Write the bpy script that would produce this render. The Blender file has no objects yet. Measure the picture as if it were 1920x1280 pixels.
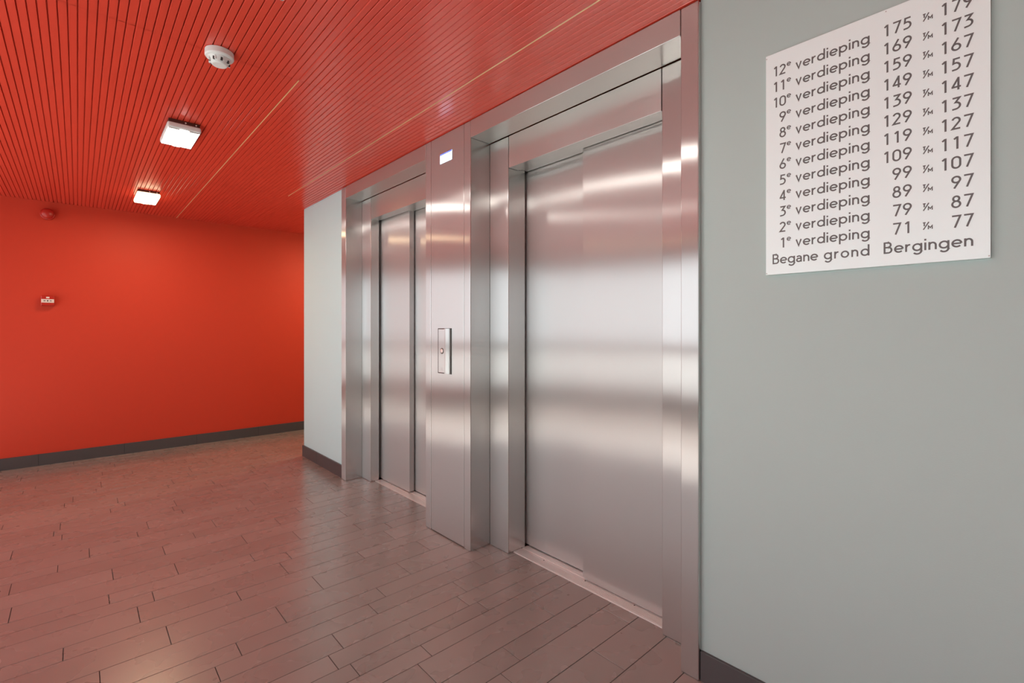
import bpy, bmesh, math, random
from mathutils import Vector, Matrix
random.seed(7)
SC = bpy.context.scene
COL = SC.collection

# ------------------------------------------------------------------ camera
cam_d = bpy.data.cameras.new('camera'); cam = bpy.data.objects.new('camera', cam_d); COL.objects.link(cam)
F_PX = 898.0
cam_d.sensor_width = 36.0; cam_d.lens = 36.0 * F_PX / 1920.0
cam_d.shift_y = -24.0 / 1920.0
cam_d.clip_start = 0.02
fx, fy = 0.6719, 0.7409                       # viewing direction: +Y runs along the lift wall, +X into it
cam.location = (0, 0, 1.25)
cam.rotation_euler = (math.pi / 2, 0, math.atan2(-fx, fy))
SC.camera = cam

# ------------------------------------------------------------------ daylight, exposure
world = bpy.data.worlds.new('overcast_sky'); SC.world = world; world.use_nodes = True
wn = world.node_tree.nodes; wn['Background'].inputs[0].default_value = (0.89, 0.96, 1.0, 1)
wn['Background'].inputs[1].default_value = 0.9
sun_d = bpy.data.lights.new('sun', 'SUN'); sun_d.energy = 9.0; sun_d.angle = math.radians(2); sun_d.color = (1.0, 0.98, 0.94)
sun = bpy.data.objects.new('sun', sun_d); COL.objects.link(sun); sun.location = (-20, 4, 18)
sun.rotation_euler = Vector((0.735, -0.14, -0.665)).to_track_quat('-Z', 'Y').to_euler()
SC.view_settings.view_transform = 'Standard'; SC.view_settings.look = 'None'
SC.view_settings.exposure = 1.76; SC.view_settings.gamma = 1.0; SC.view_settings.use_curve_mapping = False

# ------------------------------------------------------------------ helpers
def new_obj(name, bm, mat, parent=None, bevel=0.0, smooth=False, seg=2):
    me = bpy.data.meshes.new(name); bmesh.ops.recalc_face_normals(bm, faces=bm.faces[:]); bm.to_mesh(me); bm.free()
    mats = mat if isinstance(mat, (list, tuple)) else [mat]
    for m in mats: me.materials.append(m)
    o = bpy.data.objects.new(name, me); COL.objects.link(o)
    if parent is not None: o.parent = parent
    if smooth:
        for p in me.polygons: p.use_smooth = True
    if bevel:
        b = o.modifiers.new('bevel', 'BEVEL'); b.width = bevel; b.segments = seg; b.limit_method = 'ANGLE'; b.angle_limit = math.radians(40)
        b.harden_normals = False
    if name in ('outer_post', 'corner_trim', 'inner_jamb'):
        me.materials.append(M['steel_reveal'])
        for p in me.polygons:
            if abs(p.normal.y) > 0.9: p.material_index = 1
    return o
def thing(name, label, cat, loc, group=None):
    o = bpy.data.objects.new(name, None); COL.objects.link(o); o.location = loc; o.empty_display_size = 0.05
    o['label'] = label; o['category'] = cat
    if group: o['group'] = group
    return o
def struct(name, bm, mat, **k):
    o = new_obj(name, bm, mat, **k); o['kind'] = 'structure'; return o
def box(bm, x0, x1, y0, y1, z0, z1, mi=0, off=(0, 0, 0)):
    x0 -= off[0]; x1 -= off[0]; y0 -= off[1]; y1 -= off[1]; z0 -= off[2]; z1 -= off[2]
    v = [bm.verts.new(p) for p in ((x0, y0, z0), (x1, y0, z0), (x1, y1, z0), (x0, y1, z0), (x0, y0, z1), (x1, y0, z1), (x1, y1, z1), (x0, y1, z1))]
    for f in ((3, 2, 1, 0), (4, 5, 6, 7), (0, 1, 5, 4), (1, 2, 6, 5), (2, 3, 7, 6), (3, 0, 4, 7)):
        fc = bm.faces.new([v[i] for i in f]); fc.material_index = mi
def bxo(name, dims, mat, parent, off=(0, 0, 0), bevel=0.0015):
    bm = bmesh.new(); box(bm, *dims, off=off); return new_obj(name, bm, mat, parent, bevel=bevel)
def lathe(bm, prof, n=48, axis='z', c=(0, 0, 0), mi=0):
    rings = []
    for r, h in prof:
        ring = []
        for k in range(n):
            a = 2 * math.pi * k / n; p = (r * math.cos(a), r * math.sin(a), h)
            if axis == 'y': p = (p[0], p[2], p[1])
            if axis == 'x': p = (p[2], p[0], p[1])
            ring.append(bm.verts.new((p[0] + c[0], p[1] + c[1], p[2] + c[2])))
        rings.append(ring)
    for a, b in zip(rings, rings[1:]):
        for k in range(n):
            f = bm.faces.new((a[k], a[(k + 1) % n], b[(k + 1) % n], b[k])); f.material_index = mi
    for ring in (rings[0], rings[-1]):
        f = bm.faces.new(ring); f.material_index = mi

# ------------------------------------------------------------------ materials
def mat(name, color, rough=0.5, metal=0.0, spec=0.5, coat=0.0):
    m = bpy.data.materials.new(name); m.use_nodes = True
    b = m.node_tree.nodes['Principled BSDF']
    b.inputs['Base Color'].default_value = (*color, 1); b.inputs['Roughness'].default_value = rough
    b.inputs['Metallic'].default_value = metal; b.inputs['Specular IOR Level'].default_value = spec
    b.inputs['Coat Weight'].default_value = coat
    return m
def nd(m, t, **k):
    n = m.node_tree.nodes.new(t)
    for a, v in k.items(): setattr(n, a, v)
    return n
def lk(m, a, b): m.node_tree.links.new(a, b)
def bsdf(m): return m.node_tree.nodes['Principled BSDF']
def noise_bump(m, scale, strength, dist=0.001, stretch=None, detail=3):
    tc = nd(m, 'ShaderNodeTexCoord'); mp = nd(m, 'ShaderNodeMapping'); no = nd(m, 'ShaderNodeTexNoise'); bu = nd(m, 'ShaderNodeBump')
    if stretch: mp.inputs['Scale'].default_value = stretch
    no.inputs['Scale'].default_value = scale; no.inputs['Detail'].default_value = detail
    bu.inputs['Strength'].default_value = strength; bu.inputs['Distance'].default_value = dist
    lk(m, tc.outputs['Object'], mp.inputs[0]); lk(m, mp.outputs[0], no.inputs['Vector']); lk(m, no.outputs[0], bu.inputs['Height'])
    lk(m, bu.outputs[0], bsdf(m).inputs['Normal'])
    return no
def vary(m, scale, c0, c1, stretch=None, detail=4, lo=0.35, hi=0.65):
    tc = nd(m, 'ShaderNodeTexCoord'); mp = nd(m, 'ShaderNodeMapping'); no = nd(m, 'ShaderNodeTexNoise'); cr = nd(m, 'ShaderNodeValToRGB')
    if stretch: mp.inputs['Scale'].default_value = stretch
    no.inputs['Scale'].default_value = scale; no.inputs['Detail'].default_value = detail
    cr.color_ramp.elements[0].position = lo; cr.color_ramp.elements[1].position = hi
    cr.color_ramp.elements[0].color = (*c0, 1); cr.color_ramp.elements[1].color = (*c1, 1)
    lk(m, tc.outputs['Object'], mp.inputs[0]); lk(m, mp.outputs[0], no.inputs['Vector']); lk(m, no.outputs[0], cr.inputs[0])
    return cr

RED = (0.62, 0.052, 0.022)
M = {}
M['red_wall'] = mat('red_paint', RED, 0.55, spec=0.35); noise_bump(M['red_wall'], 220, 0.12, 0.0006)
M['red_ceiling'] = mat('red_lacquered_boards', (0.72, 0.070, 0.040), 0.27, spec=0.95); noise_bump(M['red_ceiling'], 420, 0.06, 0.0004)
M['grey_wall'] = mat('grey_plaster', (0.435, 0.545, 0.525), 0.5, spec=0.4); noise_bump(M['grey_wall'], 160, 0.25, 0.0008, stretch=(1, 1, 2.2))
M['pale_edge'] = mat('pale_board_edge', (0.80, 0.50, 0.24), 0.4)
M['tan_wall'] = mat('tan_paint', (0.36, 0.25, 0.17), 0.55)
M['pale_wall'] = mat('pale_paint', (0.58, 0.80, 0.82), 0.55, spec=0.35); noise_bump(M['pale_wall'], 160, 0.2, 0.0008)

def steel(name, tangent, rough=0.27, aniso=0.88, color=(0.60, 0.58, 0.57), fine=(90, 90, 1.2)):
    m = mat(name, color, rough, metal=1.0)
    b = bsdf(m); b.inputs['Anisotropic'].default_value = aniso
    if True:                                    # tangent lies across the grain on every face
        g = nd(m, 'ShaderNodeNewGeometry'); cr = nd(m, 'ShaderNodeVectorMath', operation='CROSS_PRODUCT')
        cr.inputs[1].default_value = tangent; lk(m, g.outputs['True Normal'], cr.inputs[0]); lk(m, cr.outputs[0], b.inputs['Tangent'])
    # brushed grain and faint wear in the gloss
    tc = nd(m, 'ShaderNodeTexCoord'); mp = nd(m, 'ShaderNodeMapping'); mp.inputs['Scale'].default_value = fine
    no = nd(m, 'ShaderNodeTexNoise'); no.inputs['Scale'].default_value = 4; no.inputs['Detail'].default_value = 5
    mr = nd(m, 'ShaderNodeMapRange'); mr.inputs['To Min'].default_value = rough - 0.006; mr.inputs['To Max'].default_value = rough + 0.006
    lk(m, tc.outputs['Object'], mp.inputs[0]); lk(m, mp.outputs[0], no.inputs['Vector']); lk(m, no.outputs[0], mr.inputs[0]); lk(m, mr.outputs[0], b.inputs['Roughness'])
    return m
def brushed(name, grain, across, along, color, haze=0.42):
    '''Brushed sheet metal: the grain scatters light widely across itself and hardly along itself (GGX alpha across / along).'''
    m = bpy.data.materials.new(name); m.use_nodes = True; nt = m.node_tree; nt.nodes.remove(nt.nodes['Principled BSDF'])
    g = nd(m, 'ShaderNodeNewGeometry'); cr = nd(m, 'ShaderNodeVectorMath', operation='CROSS_PRODUCT'); cr.inputs[1].default_value = grain
    lk(m, g.outputs['True Normal'], cr.inputs[0])
    tc = nd(m, 'ShaderNodeTexCoord'); mp = nd(m, 'ShaderNodeMapping'); mp.inputs['Scale'].default_value = tuple(1.5 if abs(c) > 0.5 else 60 for c in grain)
    no = nd(m, 'ShaderNodeTexNoise'); no.inputs['Scale'].default_value = 3; no.inputs['Detail'].default_value = 4
    a2 = math.sqrt(across * along); r = math.sqrt(a2)
    mr = nd(m, 'ShaderNodeMapRange'); mr.inputs['To Min'].default_value = r * 0.97; mr.inputs['To Max'].default_value = r * 1.03
    lk(m, tc.outputs['Object'], mp.inputs[0]); lk(m, mp.outputs[0], no.inputs['Vector']); lk(m, no.outputs[0], mr.inputs[0])
    b = nd(m, 'ShaderNodeBsdfAnisotropic'); b.inputs['Color'].default_value = (*color, 1); b.inputs['Anisotropy'].default_value = a2 / across - 1.0
    lk(m, cr.outputs[0], b.inputs['Tangent']); lk(m, mr.outputs[0], b.inputs['Roughness'])
    out = next(n for n in nt.nodes if n.type == 'OUTPUT_MATERIAL'); h = nd(m, 'ShaderNodeBsdfAnisotropic'); h.inputs['Color'].default_value = (*color, 1); h.inputs['Roughness'].default_value = 0.78; h.inputs['Anisotropy'].default_value = 0
    mx = nd(m, 'ShaderNodeMixShader'); mx.inputs[0].default_value = haze; lk(m, b.outputs[0], mx.inputs[1]); lk(m, h.outputs[0], mx.inputs[2])
    lk(m, mx.outputs[0], out.inputs[0])
    return m
STEEL = (0.655, 0.65, 0.635)
M['steel'] = brushed('brushed_steel_upright', (0, 0, 1), 0.45, 0.014, STEEL, haze=0.30)
M['steel_reveal'] = brushed('brushed_steel_reveal', (0, 0, 1), 0.12, 0.024, STEEL, haze=0.10)
M['steel_door'] = brushed('brushed_steel_door', (0, 0, 1), 0.50, 0.022, STEEL)
M['steel_lintel'] = brushed('brushed_steel_lintel', (0, 1, 0), 0.07, 0.02, STEEL)
M['sill'] = mat('milled_aluminium', (0.86, 0.83, 0.80), 0.45, metal=0.6)
M['dark'] = mat('dark_gap', (0.015, 0.014, 0.014), 0.8)
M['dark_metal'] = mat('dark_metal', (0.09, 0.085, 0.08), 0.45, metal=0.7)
M['baseboard'] = mat('dark_stone_tile', (0.078, 0.074, 0.076), 0.42, spec=0.6)
M['grout'] = mat('dark_grout', (0.035, 0.028, 0.026), 0.85)
M['white_plastic'] = mat('white_plastic', (0.80, 0.88, 0.88), 0.35)
M['grey_plastic'] = mat('grey_plastic', (0.52, 0.50, 0.49), 0.4)
M['slot'] = mat('dark_slot', (0.05, 0.045, 0.045), 0.7)
M['red_plastic'] = mat('red_plastic', (0.52, 0.03, 0.02), 0.22, spec=0.6)
M['label_white'] = mat('label_white', (0.85, 0.80, 0.75), 0.5)
M['black'] = mat('black_ink', (0.02, 0.02, 0.02), 0.6)
M['letter'] = mat('dark_grey_lettering', (0.125, 0.125, 0.124), 0.5)
M['window_frame'] = mat('dark_window_frame', (0.10, 0.10, 0.105), 0.4, metal=0.3)
M['mount'] = mat('brown_mount', (0.075, 0.022, 0.016), 0.5)
M['paving'] = mat('pale_paving', (0.19, 0.20, 0.20), 0.85)

# stone floor boards: every board its own tone, cloudy wear
m = mat('dark_stone_boards', (0.11, 0.09, 0.085), 0.36, spec=1.0, coat=0.35); M['floor'] = m; bsdf(m).inputs['Coat Roughness'].default_value = 0.24
cr = vary(m, 2.2, (0.262, 0.228, 0.204), (0.318, 0.279, 0.251), stretch=(1, 1.6, 1), detail=2, lo=0.1, hi=0.9)
g = nd(m, 'ShaderNodeNewGeometry'); mr = nd(m, 'ShaderNodeMapRange'); mr.inputs['To Min'].default_value = 0.92; mr.inputs['To Max'].default_value = 1.07
mx = nd(m, 'ShaderNodeMix', data_type='RGBA', blend_type='MULTIPLY'); mx.inputs[0].default_value = 1.0
lk(m, g.outputs['Random Per Island'], mr.inputs[0]); lk(m, cr.outputs[0], mx.inputs[6]); lk(m, mr.outputs[0], mx.inputs[7]); lk(m, mx.outputs[2], bsdf(m).inputs['Base Color'])
no = noise_bump(m, 6, 0.0, 0.0012, detail=2)
mr2 = nd(m, 'ShaderNodeMapRange'); mr2.inputs['To Min'].default_value = 0.25; mr2.inputs['To Max'].default_value = 0.30
lk(m, no.outputs[0], mr2.inputs[0]); lk(m, mr2.outputs[0], bsdf(m).inputs['Roughness'])

# satin aluminium sign plate, brushed sideways
M['sign'] = steel('white_satin_plate', (0, 1, 0), rough=0.36, aniso=0.6, color=(0.84, 0.97, 0.97), fine=(40, 1, 60))
bsdf(M['sign']).inputs['Metallic'].default_value = 0.12

def emit(name, color, strength, base=(0.9, 0.9, 0.9)):
    m = mat(name, base, 0.4); b = bsdf(m); b.inputs['Emission Color'].default_value = (*color, 1); b.inputs['Emission Strength'].default_value = strength; return m
M['lamp_neutral'] = emit('lit_diffuser_neutral', (1.0, 0.97, 0.93), 3.2)
M['lamp_warm'] = emit('lit_diffuser_warm', (1.0, 0.80, 0.52), 5.0)
M['lens_warm'] = emit('glowing_lens_warm', (1.0, 0.74, 0.44), 0.9)
M['screen'] = emit('lit_screen', (0.80, 0.84, 1.0), 1.0, base=(0.1, 0.1, 0.1))
M['screen_blue'] = emit('lit_screen_blue', (0.10, 0.14, 0.62), 0.7, base=(0.05, 0.05, 0.1))

# ------------------------------------------------------------------ room dimensions
WX = 1.65          # grey wall plane (lift wall)
H = 2.42           # underside of the ceiling boards
YR = 6.145         # red wall
YC = 4.865         # corner of the lift wall, beyond it the hall widens to the right
XL = -2.95         # glazed side
XR = 4.6           # end of the side corridor
YB = -3.6          # wall behind the photographer
PLANE = 1.63       # face of the steel cladding

# floor: boards laid across the hall
bm = bmesh.new()
edges = [0.57, 0.72, 0.87, 1.02, 1.17, 1.315, 1.42, 1.56, 1.645, 1.73, 1.83, 1.95, 2.05, 2.152, 2.31, 2.47, 2.572, 2.73, 2.838, 2.945, 3.10, 3.25, 3.39]
def more(edges, end):
    e = edges[-1]; pat = [0.10, 0.15, 0.10, 0.10, 0.15, 0.15]
    k = 0
    while e < end:
        e += random.choice(pat); edges.append(min(e, end))
    return edges
edges = more(edges, YC); edges = more(edges, YR)
lowpart = [0.57]
while lowpart[0] > YB: lowpart.insert(0, max(YB, lowpart[0] - random.choice([0.10, 0.15, 0.15])))
edges = lowpart[:-1] + edges
known = {1.17: 1.7365, 1.42: 1.539, 1.56: 1.0033, 1.645: 0.7535, 1.73: 1.31, 1.95: 0.376, 2.05: 0.466, 2.152: 0.659, 2.31: 0.275, 2.47: 0.5585, 2.572: 0.198, 2.73: 0.262, 2.838: 1.3075, 2.945: 0.381, 3.10: 0.132, 3.25: 1.56}
J = 0.0010
for y0, y1 in zip(edges, edges[1:]):
    if y1 - y0 < 0.02: continue
    xe = XR if y0 >= YC - 0.06 else 1.806
    s = next((v for k, v in known.items() if abs(k - y0) < 1e-4), random.random() * 0.6)
    x = s - 0.6 * math.ceil((s - XL) / 0.6)
    while x < xe:
        a, b = max(x, XL), min(x + 0.6, xe)
        if b - a > 0.01:
            X0, X1, Y0, Y1 = a + J, b - J, y0 + J, y1 - J; c = 0.0009
            t = [bm.verts.new(p) for p in ((X0 + c, Y0 + c, 0), (X1 - c, Y0 + c, 0), (X1 - c, Y1 - c, 0), (X0 + c, Y1 - c, 0))]
            l = [bm.verts.new(p) for p in ((X0, Y0, -0.002), (X1, Y0, -0.002), (X1, Y1, -0.002), (X0, Y1, -0.002))]
            bm.faces.new(t)
            for i in range(4): bm.faces.new((l[i], l[(i + 1) % 4], t[(i + 1) % 4], t[i]))
        x += 0.6
box(bm, XL - 0.3, XR, YB - 0.3, YR, -0.03, -0.0018, mi=1)
floor = struct('floor', bm, [M['floor'], M['grout']])

# ceiling: grooved boards in panels 0.605 m wide and 2.12 m long
bm = bmesh.new()
PIT = 0.0275; GW = 0.0048; GD = 0.011
def panel(x0, x1, y0, y1):
    pale_seam = (abs(x0 - 0.77) < 0.01 and y0 > 2) or (abs(x0 - 1.375) < 0.01 and y1 < 4.6)      # seams where the board edge is coloured paler
    n = max(1, round((x1 - x0) / PIT)); prof = [(x0 + 0.0022, H + 0.0035), (x0 + 0.0055, H)]
    for k in range(1, n):
        g0 = x0 + k * PIT - GW / 2
        prof += [(g0, H), (g0, H + GD), (g0 + GW - 0.0006, H + GD), (g0 + GW - 0.0006, H + 0.0016), (g0 + GW + 0.0007, H)]
    prof += [(x1 - 0.001, H), (x1 - 0.001, H + GD)]
    prof = [(x0 + 0.0022, H + GD)] + prof
    ya, yb = y0 + 0.0012, y1 - 0.0012
    A = [bm.verts.new((x, ya, z)) for x, z in prof]; B = [bm.verts.new((x, yb, z)) for x, z in prof]
    for i in range(len(prof) - 1):
        f = bm.faces.new((A[i], A[i + 1], B[i + 1], B[i]))
        if i == 1 and pale_seam: f.material_index = 1
yseams = [YB, -1.89, 0.23, 2.35, 4.47, YR]
xs = 0.165 - 0.605 * 6; 
while xs < XR:
    for y0, y1 in zip(yseams, yseams[1:]):
        a, b = max(xs, XL), min(xs + 0.605, XR)
        if a >= b: continue
        if a >= WX and y1 <= YC: continue
        if b > WX - 0.004:
            if y1 <= YC: b = WX - 0.004
            elif y0 < YC:
                if a < WX: panel(a, WX - 0.004, y0, YC + 0.006)
                panel(a, b, YC + 0.006, y1); continue
        panel(a, b, y0, y1)
    xs += 0.605
box(bm, XL, XR, YB, YR, H + GD + 0.0005, H + 0.06)
ceiling = struct('ceiling', bm, [M['red_ceiling'], M['pale_edge']])

# walls
bm = bmesh.new(); box(bm, XL - 0.2, XR + 0.2, YR, YR + 0.15, -0.03, H + 0.06); struct('wall_far', bm, M['red_wall'])
bm = bmesh.new()
box(bm, WX, WX + 0.35, YB, 0.815, 0, H + 0.008)
struct('wall_right', bm, M['grey_wall'])
bm = bmesh.new()
box(bm, WX, XR, 3.90, YC, 0, H + 0.008)
struct('wall_corner', bm, M['pale_wall'])
bm = bmesh.new(); box(bm, WX + 0.35, WX + 0.5, YB, 3.90, -0.03, H + 0.06); struct('wall_shaft', bm, M['dark'])
bm = bmesh.new(); box(bm, XR, XR + 0.15, 3.9, YR, -0.03, H + 0.06); struct('wall_corridor', bm, M['pale_wall'])
# glazed side of the hall, and the glazed front behind the photographer
def glazed(name, wins, place, a0, a1, z0, z1, n0):
    bm = bmesh.new(); bx = lambda b, u0, u1, w0, w1, q0, q1: box(b, *place(u0, u1, w0, w1), q0, q1)
    bx(bm, 0.0, 0.2, a0, a1, -0.03, z0); bx(bm, 0.0, 0.2, a0, a1, z1, H + 0.06); prev = a0
    for a, b in wins:
        bx(bm, 0.0, 0.2, prev, a, z0, z1); prev = b
    bx(bm, 0.0, 0.2, prev, a1, z0, z1)
    struct(name, bm, M['pale_wall'])
    bm = bmesh.new(); bx(bm, -0.015, 0.0, a0, a1, 0, z0 + 0.02); struct('trim_1', bm, M['baseboard'])
    for i, (a, b) in enumerate(wins):
        bm = bmesh.new()
        bx(bm, .05, .12, a, a + .05, z0, z1); bx(bm, .05, .12, b - .05, b, z0, z1)
        bx(bm, .05, .12, a + .05, b - .05, z0, z0 + .05); bx(bm, .05, .12, a + .05, b - .05, z1 - .05, z1)
        bx(bm, .05, .12, a + .05, b - .05, 0.90, 1.02)
        struct('window_%d' % (i + n0), bm, M['window_frame'])
        ld = bpy.data.lights.new('window_portal', 'AREA'); ld.shape = 'RECTANGLE'; ld.size = b - a; ld.size_y = z1 - z0; ld.cycles.is_portal = True
        lo = bpy.data.objects.new('window_portal', ld); COL.objects.link(lo)
        q = place(.195, .195, (a + b) / 2, (a + b) / 2); lo.location = (q[0], q[2], (z0 + z1) / 2)
        lo.rotation_euler = (math.pi / 2, 0, -math.pi / 2 if name == 'wall_left' else 0)
        if name == 'wall_back': lo.rotation_euler = (math.pi / 2, 0, 0); lo.rotation_euler = Vector((0, 1, 0)).to_track_quat('-Z', 'Y').to_euler()
        else: lo.rotation_euler = Vector((1, 0, 0)).to_track_quat('-Z', 'Y').to_euler()
glazed('wall_left', [(-3.5 + 1.6 * k, -1.98 + 1.6 * k) for k in range(1, 6)], lambda u0, u1, w0, w1: (XL - u1, XL - u0, w0, w1), YB, YR - 0.02, 0.30, 2.24, 1)
bm = bmesh.new(); box(bm, XL - 0.2, WX + 0.5, YB - 0.2, YB, -0.03, H + 0.06); struct('wall_back', bm, M['tan_wall'])
bm = bmesh.new(); box(bm, XL - 22, XL + 20, -22, 24, -0.10, -0.06); struct('ground_outside', bm, M['paving'])

# baseboards
def tiles_along(name, axis, fixed0, fixed1, a, b, joints, h=0.105):
    bm = bmesh.new(); cuts = [a] + [j for j in joints if a < j < b] + [b]
    for p, q in zip(cuts, cuts[1:]):
        p2, q2 = p + 0.0012, q - 0.0012
        if axis == 'x': box(bm, p2, q2, fixed0, fixed1, 0, h)
        else: box(bm, fixed0, fixed1, p2, q2, 0, h)
    if axis == 'x': box(bm, a, b, fixed0 + 0.002, fixed1, 0, h - 0.001, mi=1)
    else: box(bm, fixed0 + 0.002, fixed1, a, b, 0, h - 0.001, mi=1)
    return struct(name, bm, [M['baseboard'], M['grout']], bevel=0.001)
tiles_along('baseboard_far', 'x', YR - 0.014, YR, XL, XR, [-0.265 + 0.61 * k for k in range(-5, 9)])
tiles_along('baseboard_right', 'y', WX - 0.012, WX, YB, 0.812, [0.2 - 0.61 * k for k in range(7)])
tiles_along('baseboard_corner', 'y', WX - 0.014, WX, 3.92, YC + 0.012, [4.50])
bm = bmesh.new(); box(bm, WX, XR, YC, YC + 0.012, 0, 0.105); struct('baseboard_corridor', bm, M['baseboard'])

# ------------------------------------------------------------------ lift entrances
def lift(y_lo, y_hi, joint, front_is_low, label, o_side):
    """y_lo..y_hi: clear recess between the posts; joint: where the two door panels meet."""
    t = thing('lift_entrance', label, 'lift', (PLANE, (y_lo + y_hi) / 2, 0), 'steel lift entrances')
    O = tuple(t.location)
    S, L, D = M['steel'], M['steel_lintel'], M['steel_door']
    if o_side == 'near':      # outer post at low Y, standing proud of the grey wall
        post = (PLANE, 1.99, 0.813, y_lo, 0, H - 0.004)
    else:
        post = (PLANE, 1.99, y_hi, 3.917, 0, H - 0.004)
    bxo('outer_post', post, S, t, O, 0.0045)
    bxo('lintel', (PLANE, 1.7692, y_lo + 0.0012, y_hi - 0.0012, 2.320, H - 0.004), L, t, O, 0.002)
    if o_side == 'near': jl, jh = y_lo + 0.158, y_hi - 0.162
    else: jl, jh = y_lo + 0.14, y_hi - 0.164
    fjl = 1.845 if front_is_low else 1.90; fjh = 1.90 if front_is_low else 1.845
    bxo('inner_jamb', (1.77, fjl, y_lo + 0.001, jl, 0, 2.3175), S, t, O, 0.0045)
    bxo('inner_jamb', (1.77, fjh, jh, y_hi - 0.001, 0, 2.3175), S, t, O, 0.0045)
    bm = bmesh.new(); y0, y1 = jl + 0.003, jh - 0.003
    box(bm, 1.771, 1.842, y0, y1, 2.142, 2.3170, off=O)
    box(bm, 1.845, 1.862, y0, y1, 2.146, 2.312, off=O)
    ra, rb = (joint, y1) if front_is_low else (y0, joint)
    box(bm, 1.862, 1.912, ra, rb, 2.150, 2.312, off=O)
    new_obj('inner_header', bm, M['steel_lintel'], t, bevel=0.0015)
    # dark shaft behind the door gaps
    bxo('shaft_lining', (1.965, 1.985, y_lo, y_hi, 0, 2.40), M['dark'], t, O, 0)
    zt, zb = 2.21, 0.009
    if front_is_low:
        bxo('door_panel', (1.868, 1.908, jl - 0.06, joint, zb, zt), D, t, O, 0.0012)
        bxo('door_panel', (1.920, 1.958, joint - 0.04, jh + 0.055, zb, zt), D, t, O, 0.0012)
    else:
        bxo('door_panel', (1.868, 1.908, joint, jh + 0.06, zb, zt), D, t, O, 0.0012)
        bxo('door_panel', (1.920, 1.958, jl - 0.055, joint + 0.04, zb, zt), D, t, O, 0.0012)
    # grooved sill
    bm = bmesh.new(); box(bm, 1.806, 1.963, jl + 0.001, jh - 0.001, -0.012, 0.0005, off=O)
    x = 1.8075
    ribs = [(1.808, 1.818), (1.820, 1.8245), (1.8265, 1.831), (1.833, 1.8375), (1.8395, 1.844), (1.846, 1.8505), (1.8525, 1.866), (1.878, 1.896), (1.898, 1.9165), (1.934, 1.962)]
    for a, b in ribs: box(bm, a, b, jl + 0.001, jh - 0.001, 0.0, 0.0035, off=O)
    sl = new_obj('sill', bm, M['sill'], t)
    for k in range(3):
        bm = bmesh.new(); yy = jl + (jh - jl) * (0.2 + 0.3 * k)
        lathe(bm, [(0.0035, 0.0036), (0.0035, 0.0042), (0.002, 0.0044)], 16, c=(1.859 - O[0], yy - O[1], 0 - O[2])); new_obj('screw', bm, M['dark_metal'], sl)
    return t
near = lift(0.882, 2.1444, 1.533, True, 'nearer brushed steel lift entrance with closed doors beside the grey wall', 'near')
far = lift(2.611, 3.831, 3.22, False, 'farther brushed steel lift entrance beside the narrow pale wall, half hidden by the pillar', 'far')

# steel pillar between the two lifts
t = thing('steel_pillar', 'brushed steel pillar cladding between the two lifts', 'pillar', (PLANE, 2.38, 0)); O = tuple(t.location)
S = M['steel']
bxo('center_panel', (PLANE, 1.70, 2.2055, 2.548, 0.004, H - 0.003), S, t, O, 0.0045)
bxo('corner_trim', (PLANE, 1.99, 2.1444, 2.2040, 0, H - 0.003), S, t, O, 0.0045)
bxo('corner_trim', (PLANE, 1.99, 2.5495, 2.611, 0, H - 0.003), S, t, O, 0.0045)

# call panel on the pillar
t = thing('call_panel', 'steel lift call panel with one round button on the pillar', 'call panel', (PLANE, 2.39, 1.117)); O = tuple(t.location)
bxo('back_box', (PLANE - 0.004, PLANE - 0.0002, 2.3255, 2.4650, 0.981, 1.2525), M['dark_metal'], t, O, 0.0008)  # dark rim stands in for the shadowed gap around the face plate
bxo('face_plate', (PLANE - 0.0065, PLANE - 0.0035, 2.384, 2.4555, 0.986, 1.2475), M['steel'], t, O, 0.0008)
bm = bmesh.new(); n = 14; Y0, Y1 = 2.333, 2.386; z0, z1 = 0.983, 1.2505; P = []
for k in range(n + 1):
    a = k / n; P.append((PLANE - 0.0035 - 0.019 * math.sin(math.pi * (0.08 + 0.84 * a)) ** 0.7, Y1 + (Y0 - Y1) * a))
P = [(PLANE - 0.003, Y1)] + P + [(PLANE - 0.003, Y0)]
A = [bm.verts.new((x - O[0], y - O[1], z0 - O[2])) for x, y in P]; B = [bm.verts.new((x - O[0], y - O[1], z1 - O[2])) for x, y in P]
for i in range(len(P)): bm.faces.new((A[i], A[(i + 1) % len(P)], B[(i + 1) % len(P)], B[i]))
bm.faces.new(A); bm.faces.new(B[::-1]); new_obj('rounded_rail', bm, M['steel'], t)
bm = bmesh.new(); lathe(bm, [(0.0175, -0.0065), (0.0175, -0.0085), (0.0145, -0.009), (0.0145, -0.0068)], 40, 'x', (0, 2.4165 - O[1], 1.116 - O[2])); bt = new_obj('button_ring', bm, M['dark_metal'], t, smooth=False)
bm = bmesh.new(); lathe(bm, [(0.0135, -0.006), (0.0135, -0.0095), (0.012, -0.0115), (0.006, -0.0125)], 40, 'x', (0, 2.4165 - O[1], 1.116 - O[2])); new_obj('button', bm, M['sill'], t, smooth=True)
bm = bmesh.new()
for k in range(3): box(bm, PLANE - 0.0070, PLANE - 0.0064, 2.407 + 0.001 * k, 2.431, 1.002 + 0.0055 * k, 1.0045 + 0.0055 * k, off=O)
new_obj('engraved_mark', bm, M['grey_plastic'], t)

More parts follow.
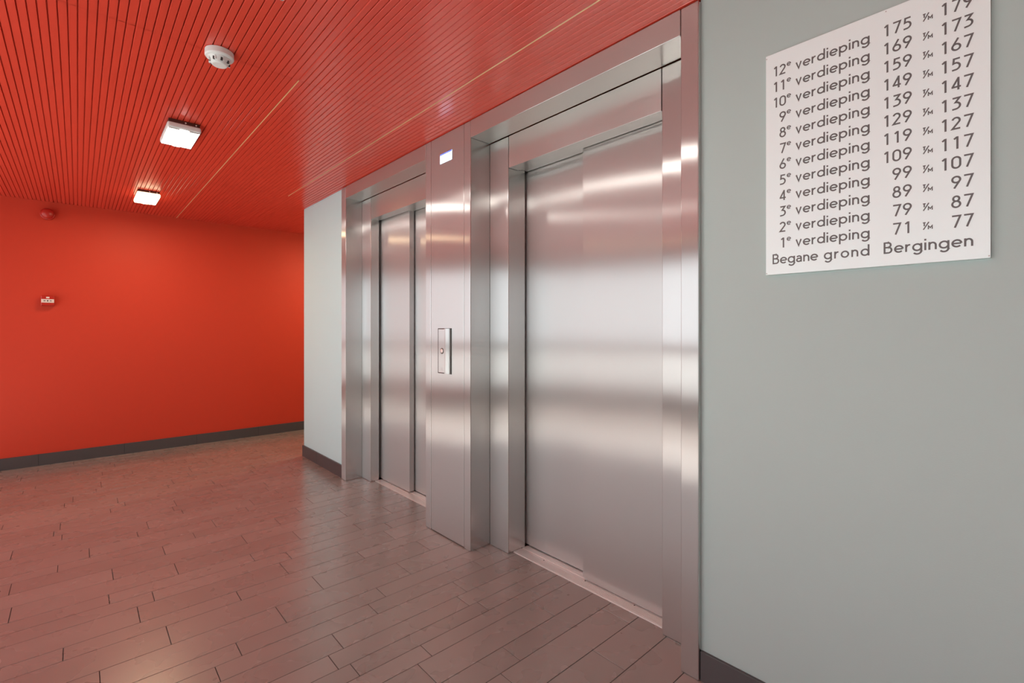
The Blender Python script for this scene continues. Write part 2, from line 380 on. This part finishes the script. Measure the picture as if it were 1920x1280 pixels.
# floor indicator high on the pillar
t = thing('floor_indicator', 'small lit white and blue floor display high on the pillar', 'display', (PLANE, 2.381, 2.273)); O = tuple(t.location)
bxo('bezel', (PLANE - 0.002, PLANE - 0.0002, 2.317, 2.445, 2.243, 2.304), M['dark_metal'], t, O, 0.0005)
sc = bxo('screen', (PLANE - 0.003, PLANE - 0.0018, 2.319, 2.443, 2.245, 2.302), M['screen'], t, O, 0)
bm = bmesh.new(); box(bm, PLANE - 0.0034, PLANE - 0.0029, 2.3195, 2.4425, 2.2935, 2.302, off=O)
for k in range(2): box(bm, PLANE - 0.0034, PLANE - 0.0029, 2.326, 2.352, 2.274 + 0.008 * k, 2.278 + 0.008 * k, off=O)
new_obj('screen_band', bm, M['screen_blue'], sc)

# ------------------------------------------------------------------ directory sign
W = 0.130
LAYER = [0]
def arc(cx, cy, rx, ry, a0, a1, n=22):
    return [(cx + rx * math.cos(math.radians(a0 + (a1 - a0) * k / n)), cy + ry * math.sin(math.radians(a0 + (a1 - a0) * k / n))) for k in range(n + 1)]
R = 0.265
G = {
 'o': (0.62, [arc(.31, .315, R, R, 0, 360)]),
 'e': (0.60, [[(.055, .315), (.565, .315)], arc(.31, .315, R, R, 0, 318)]),
 'v': (0.50, [[(.04, .64), (.25, .02), (.46, .64)]]),
 'r': (0.34, [[(.06, 0), (.06, .64)], [(.06, .36)] + arc(.29, .34, .22, .24, 165, 78, 8)]),
 'd': (0.635, [arc(.31, .315, R, R, 0, 360), [(.575, 0), (.575, 1.0)]]),
 'i': (0.12, [[(.06, 0), (.06, .64)], [(.06, .80), (.06, .94)]]),
 'p': (0.635, [arc(.325, .315, R, R, 0, 360), [(.06, -.30), (.06, .64)]]),
 'n': (0.52, [[(.06, 0), (.06, .64)], [(.06, .33)] + arc(.26, .36, .20, .22, 170, 0, 14) + [(.46, 0)]]),
 'g': (0.635, [arc(.31, .315, R, R, 0, 360), [(.575, .64), (.575, -.02)] + arc(.32, -.02, .255, .235, 0, -150, 14)]),
 'a': (0.52, [arc(.25, .40, .19, .18, 155, 0, 12) + [(.44, 0)], [(.44, .355), (.24, .345)] + arc(.22, .195, .16, .15, 90, 270, 12) + [(.30, .05), (.44, .16)]]),
 'B': (0.60, [[(.06, 0), (.06, 1.0)], [(.06, .94), (.30, .94)] + arc(.30, .735, .19, .205, 90, -90, 12) + [(.06, .53)], [(.06, .53), (.33, .53)] + arc(.33, .295, .215, .235, 90, -90, 12) + [(.06, .06)]]),
 '0': (0.60, [arc(.30, .69, .235, .25, 0, 180, 14) + arc(.30, .31, .235, .25, 180, 360, 14) + [(.535, .69)]]),
 '1': (0.60, [[(.17, .80), (.34, .95)], [(.37, 0), (.37, 1.0)]]),
 '2': (0.60, [arc(.29, .715, .215, .225, 165, -38, 16) + [(.07, .06), (.54, .06)]]),
 '3': (0.60, [[(.08, .94), (.50, .94), (.26, .59)] + arc(.26, .325, .265, .265, 88, -80, 16) + [(.06, .04)]]),
 '4': (0.60, [[(.43, 0), (.43, 1.0)], [(.43, .95), (.07, .25)], [(.02, .25), (.58, .25)]]),
 '5': (0.60, [[(.52, .94), (.16, .94), (.13, .57)] + arc(.25, .335, .265, .275, 85, -80, 16) + [(.05, .05)]]),
 '6': (0.60, [arc(.30, .30, .235, .24, 0, 360), [(.088, .40), (.42, 1.0)]]),
 '7': (0.60, [[(.05, .94), (.54, .94), (.22, 0)]]),
 '8': (0.60, [arc(.30, .745, .18, .195, 0, 360), arc(.30, .305, .235, .245, 0, 360)]),
 '9': (0.60, [arc(.30, .70, .235, .24, 0, 360), [(.512, .60), (.18, 0)]]),
 '/': (0.64, [[(.02, .71), (.20, .71)], [(.11, .71), (.11, .42)], [(.05, .13), (.40, .74)], [(.37, .14), (.37, .42), (.49, .25), (.61, .42), (.61, .14)]]),   # the small raised T / M
}
def ribbon(bm, pts, w, thick, place):
    closed = (abs(pts[0][0] - pts[-1][0]) + abs(pts[0][1] - pts[-1][1])) < 1e-6
    if closed: pts = pts[:-1]
    n = len(pts); Lf, Rt = [], []
    for i in range(n):
        p = Vector(pts[i])
        dirs = []
        if i > 0 or closed: dirs.append((p - Vector(pts[i - 1])).normalized())
        if i < n - 1 or closed: dirs.append((Vector(pts[(i + 1) % n]) - p).normalized())
        d = sum(dirs, Vector((0, 0)))
        d = d.normalized() if d.length > 1e-6 else dirs[0]
        k = 1.0
        if len(dirs) == 2: k = 1.0 / max(0.45, d.dot(dirs[0]))
        q = Vector((-d.y, d.x)) * (w / 2) * k
        Lf.append(p + q); Rt.append(p - q)
    f = [[bm.verts.new(place(v, th)) for v in side] for th in (thick, 0.0) for side in (Lf, Rt)]
    rng = range(n) if closed else range(n - 1)
    for i in rng:
        j = (i + 1) % n
        bm.faces.new((f[0][i], f[0][j], f[1][j], f[1][i]))
        bm.faces.new((f[0][i], f[2][i], f[2][j], f[0][j])); bm.faces.new((f[1][i], f[1][j], f[3][j], f[3][i]))
    if not closed:
        bm.faces.new((f[0][0], f[1][0], f[3][0], f[2][0])); bm.faces.new((f[0][-1], f[2][-1], f[3][-1], f[1][-1]))
SY, SX = 0.5914, 1.636                     # left edge of the sign (as read), face of the plate
t = thing('directory_sign', 'white floor directory sign with grey house numbers on the grey wall', 'sign', (SX, 0.336, 1.777)); O = tuple(t.location)
bxo('plate', (SX, WX - 0.0003, 0.0800, 0.5914, 1.4215, 2.122), M['sign'], t, O, 0.001)
def write(bm, text, s, z, h, width=None, mono=None, right=False, w=W):
    adv = [(mono if mono else G[c][0] * h) for c in text]
    trk = 0.0
    if mono: tot = sum(adv)
    else:
        tot = sum(adv)
        if width and len(text) > 1: trk = (width - tot) / (len(text) - 1)
    if right: s = s - tot
    for c, a in zip(text, adv):
        o = (a - G[c][0] * h) / 2 if mono else 0
        for pl in G[c][1]:
            ww = (w if c != '/' else 0.085) * h
            LAYER[0] = (LAYER[0] + 1) % 7
            ribbon(bm, [(s + o + x * h, z + y * h) for x, y in pl], ww, 0.0003 + 0.00003 * LAYER[0], lambda v, th: (SX - 0.0001 - th - O[0], SY - v[0] - O[1], v[1] - O[2]))
        s += a + trk
rows = [('', '', '')] + [(str(k), a, b) for k, a, b in ((1, '71', '77'), (2, '79', '87'), (3, '89', '97'), (4, '99', '107'), (5, '109', '117'), (6, '119', '127'), (7, '129', '137'), (8, '139', '147'), (9, '149', '157'), (10, '159', '167'), (11, '169', '173'), (12, '175', '179'))]
HT = 0.0312
def entry(name, *calls):
    bm = bmesh.new()
    for c in calls: write(bm, *c[:4], **c[4])
    new_obj(name, bm, M['letter'], t)
for i, (n, a, b) in enumerate(rows):
    z = 1.4545 + 0.04940 * i
    if i == 0:
        entry('floor_word', ('Begane', 0.0205, z, HT, dict(width=0.1250))); entry('floor_word', ('grond', 0.1620, z, HT, dict(width=0.1095)))
        entry('storage_word', ('Bergingen', 0.3035, z, HT, dict(width=0.1770)))
    else:
        entry('floor_number', (n, 0.0600, z, HT, dict(mono=0.0205, right=True)), ('e', 0.0618, z + 0.0195, HT * 0.58, dict(w=0.15)))
        entry('floor_word', ('verdieping', 0.0868, z, HT, dict(width=0.1850)))
        entry('first_house_number', (a, 0.3650, z, HT, dict(mono=0.0222, right=True)))
        entry('range_mark', ('/', 0.3850, z, HT, {}))
        entry('last_house_number', (b, 0.4830, z, HT, dict(mono=0.0222, right=True)))
for yy, zz in ((0.5885, 2.112), (0.083, 2.112), (0.5885, 1.4265), (0.083, 1.4265), (0.283, 2.116)):
    bm = bmesh.new(); lathe(bm, [(0.0016, -0.0002), (0.0016, -0.0008), (0.0008, -0.0011)], 16, 'x', (0, yy - O[1], zz - O[2])); new_obj('screw', bm, M['grey_plastic'], t)

# ------------------------------------------------------------------ ceiling lamps
def lamp(y, label, dm, cx=0.447, power=1.0):
    t = thing('ceiling_lamp', label, 'ceiling lamp', (cx, y, H), 'row of square ceiling lamps')
    bxo('mount', (-0.074, 0.074, -0.160, 0.150, -0.018, 0.0), M['mount'], t, (0, 0, 0), 0.002)
    bm = bmesh.new(); box(bm, -0.080, 0.080, -0.166, 0.166, -0.050, -0.018)
    hs = new_obj('housing', bm, M['white_plastic'] if dm is M['lamp_neutral'] else M['lens_warm'], t, bevel=0.010, seg=4)
    bm = bmesh.new()
    out = [(-0.074, -0.146), (-0.022, -0.146), (-0.016, -0.158), (0.016, -0.158), (0.022, -0.146), (0.074, -0.146), (0.074, 0.146), (0.022, 0.146), (0.016, 0.158), (-0.016, 0.158), (-0.022, 0.146), (-0.074, 0.146)]
    A = [bm.verts.new((x, yy, -0.0495)) for x, yy in out]; B = [bm.verts.new((x * 0.985, yy * 0.99, -0.0535)) for x, yy in out]
    for i in range(len(out)): bm.faces.new((A[i], A[(i + 1) % len(out)], B[(i + 1) % len(out)], B[i]))
    bm.faces.new(B); new_obj('diffuser', bm, dm, t)
    for sgn in (-1, 1):
        for s2 in (-1, 1):
            bm = bmesh.new(); x0, x1 = sorted((s2 * 0.024, s2 * 0.072)); y0, y1 = sorted((sgn * 0.1475, sgn * 0.157))
            box(bm, x0, x1, y0, y1, -0.0525, -0.0495); e = new_obj('end_vent', bm, M['grey_plastic'], t)
            bm = bmesh.new()
            for k in range(8):
                xx = x0 + 0.004 + k * 0.0055; box(bm, xx, xx + 0.0025, sgn * 0.1525 - 0.002, sgn * 0.1525 + 0.002, -0.0529, -0.0523)
            new_obj('vent_hole', bm, M['slot'], e)
    for xx in (0.005, 0.055):
        bm = bmesh.new(); lathe(bm, [(0.004, -0.166), (0.004, -0.170), (0.002, -0.171)], 14, 'y', (xx, 0.0045, -0.011)); new_obj('screw', bm, M['sill'], t)
    ld = bpy.data.lights.new('lamp_light', 'AREA'); ld.shape = 'RECTANGLE'; ld.size = 0.14; ld.size_y = 0.29
    ld.energy = LAMP[dm.name][0] * power; ld.color = LAMP[dm.name][1]
    lo = bpy.data.objects.new('lamp_light', ld); COL.objects.link(lo); lo.parent = t; lo.location = (0, 0, -0.056)
    return t
LAMP = {'lit_diffuser_neutral': (1.6, (1.0, 0.95, 0.88)), 'lit_diffuser_warm': (2.5, (1.0, 0.72, 0.42))}
lamp(3.403, 'square white ceiling lamp with clear lit face, behind the smoke detector', M['lamp_neutral'])
lamp(5.230, 'square ceiling lamp with warm glow close to the red wall', M['lamp_warm'])
lamp(1.580, 'square white ceiling lamp in front of the smoke detector', M['lamp_neutral'])

lamp(5.230, 'square ceiling lamp round the corner in the side corridor', M['lamp_warm'], 2.60, 1.8)

# smoke detector
t = thing('smoke_detector', 'round white smoke detector on the red slatted ceiling', 'smoke detector', (0.444, 2.330, H))
bm = bmesh.new(); lathe(bm, [(0.048, 0.0), (0.053, -0.002), (0.0535, -0.024), (0.050, -0.029), (0.043, -0.031), (0.030, -0.032)], 64); new_obj('base', bm, M['white_plastic'], t, smooth=False, bevel=0.001)
bm = bmesh.new(); lathe(bm, [(0.043, -0.030), (0.041, -0.035), (0.030, -0.055), (0.027, -0.058), (0.023, -0.059)], 64); hd = new_obj('sensor_head', bm, M['white_plastic'], t, bevel=0.0008)
for k in range(8):
    bm = bmesh.new(); box(bm, 0.030, 0.0390, -0.0070, 0.0005, -0.0500, -0.0350)
    bmesh.ops.rotate(bm, verts=bm.verts, cent=(0, 0, 0), matrix=Matrix.Rotation(2 * math.pi * k / 8 + 0.12, 3, 'Z')); new_obj('air_slot', bm, M['slot'], hd)
    bm = bmesh.new(); box(bm, 0.0345, 0.0415, 0.0005, 0.0060, -0.0500, -0.0330)
    bmesh.ops.rotate(bm, verts=bm.verts, cent=(0, 0, 0), matrix=Matrix.Rotation(2 * math.pi * k / 8 + 0.12, 3, 'Z')); new_obj('fin', bm, M['white_plastic'], hd, bevel=0.001)

# fire alarm sounder and call point on the red wall
t = thing('alarm_sounder', 'round red alarm sounder high on the red wall', 'alarm', (-0.205, YR, 2.300))
bm = bmesh.new(); lathe(bm, [(0.050, 0.0), (0.052, -0.004), (0.052, -0.034), (0.048, -0.040), (0.040, -0.042)], 48, 'y'); new_obj('base', bm, M['red_plastic'], t, bevel=0.001)
bm = bmesh.new(); lathe(bm, [(0.043, -0.040), (0.044, -0.062), (0.040, -0.074), (0.030, -0.082), (0.014, -0.086), (0.004, -0.087)], 48, 'y'); new_obj('horn', bm, M['red_plastic'], t, smooth=True)
t = thing('fire_call_point', 'red fire call point with white strip at mid height on the red wall', 'fire alarm button', (-0.203, YR, 1.505))
bxo('back_box', (-0.046, 0.046, -0.035, -0.0003, -0.046, 0.046), M['red_plastic'], t, bevel=0.004)
fr = bxo('front_cover', (-0.044, 0.044, -0.050, -0.034, -0.042, 0.044), M['red_plastic'], t, bevel=0.004)
pl = bxo('break_glass', (-0.042, 0.042, -0.053, -0.049, -0.017, 0.015), M['label_white'], t, bevel=0.001)
bm = bmesh.new(); lathe(bm, [(0.006, -0.053), (0.006, -0.0545), (0.003, -0.0548)], 20, 'y', (0, 0, 0))
for s in (-1, 1):
    v = [bm.verts.new(p) for p in ((s * 0.012, -0.0537, 0), (s * 0.020, -0.0537, 0.006), (s * 0.020, -0.0537, -0.006))]; bm.faces.new(v)
    x0, x1 = sorted((s * 0.0195, s * 0.029)); box(bm, x0, x1, -0.0538, -0.0532, -0.0025, 0.0025)
new_obj('arrow_mark', bm, M['black'], pl)
bxo('key_flap', (-0.010, 0.012, -0.053, -0.049, 0.023, 0.036), M['label_white'], t, bevel=0.002)
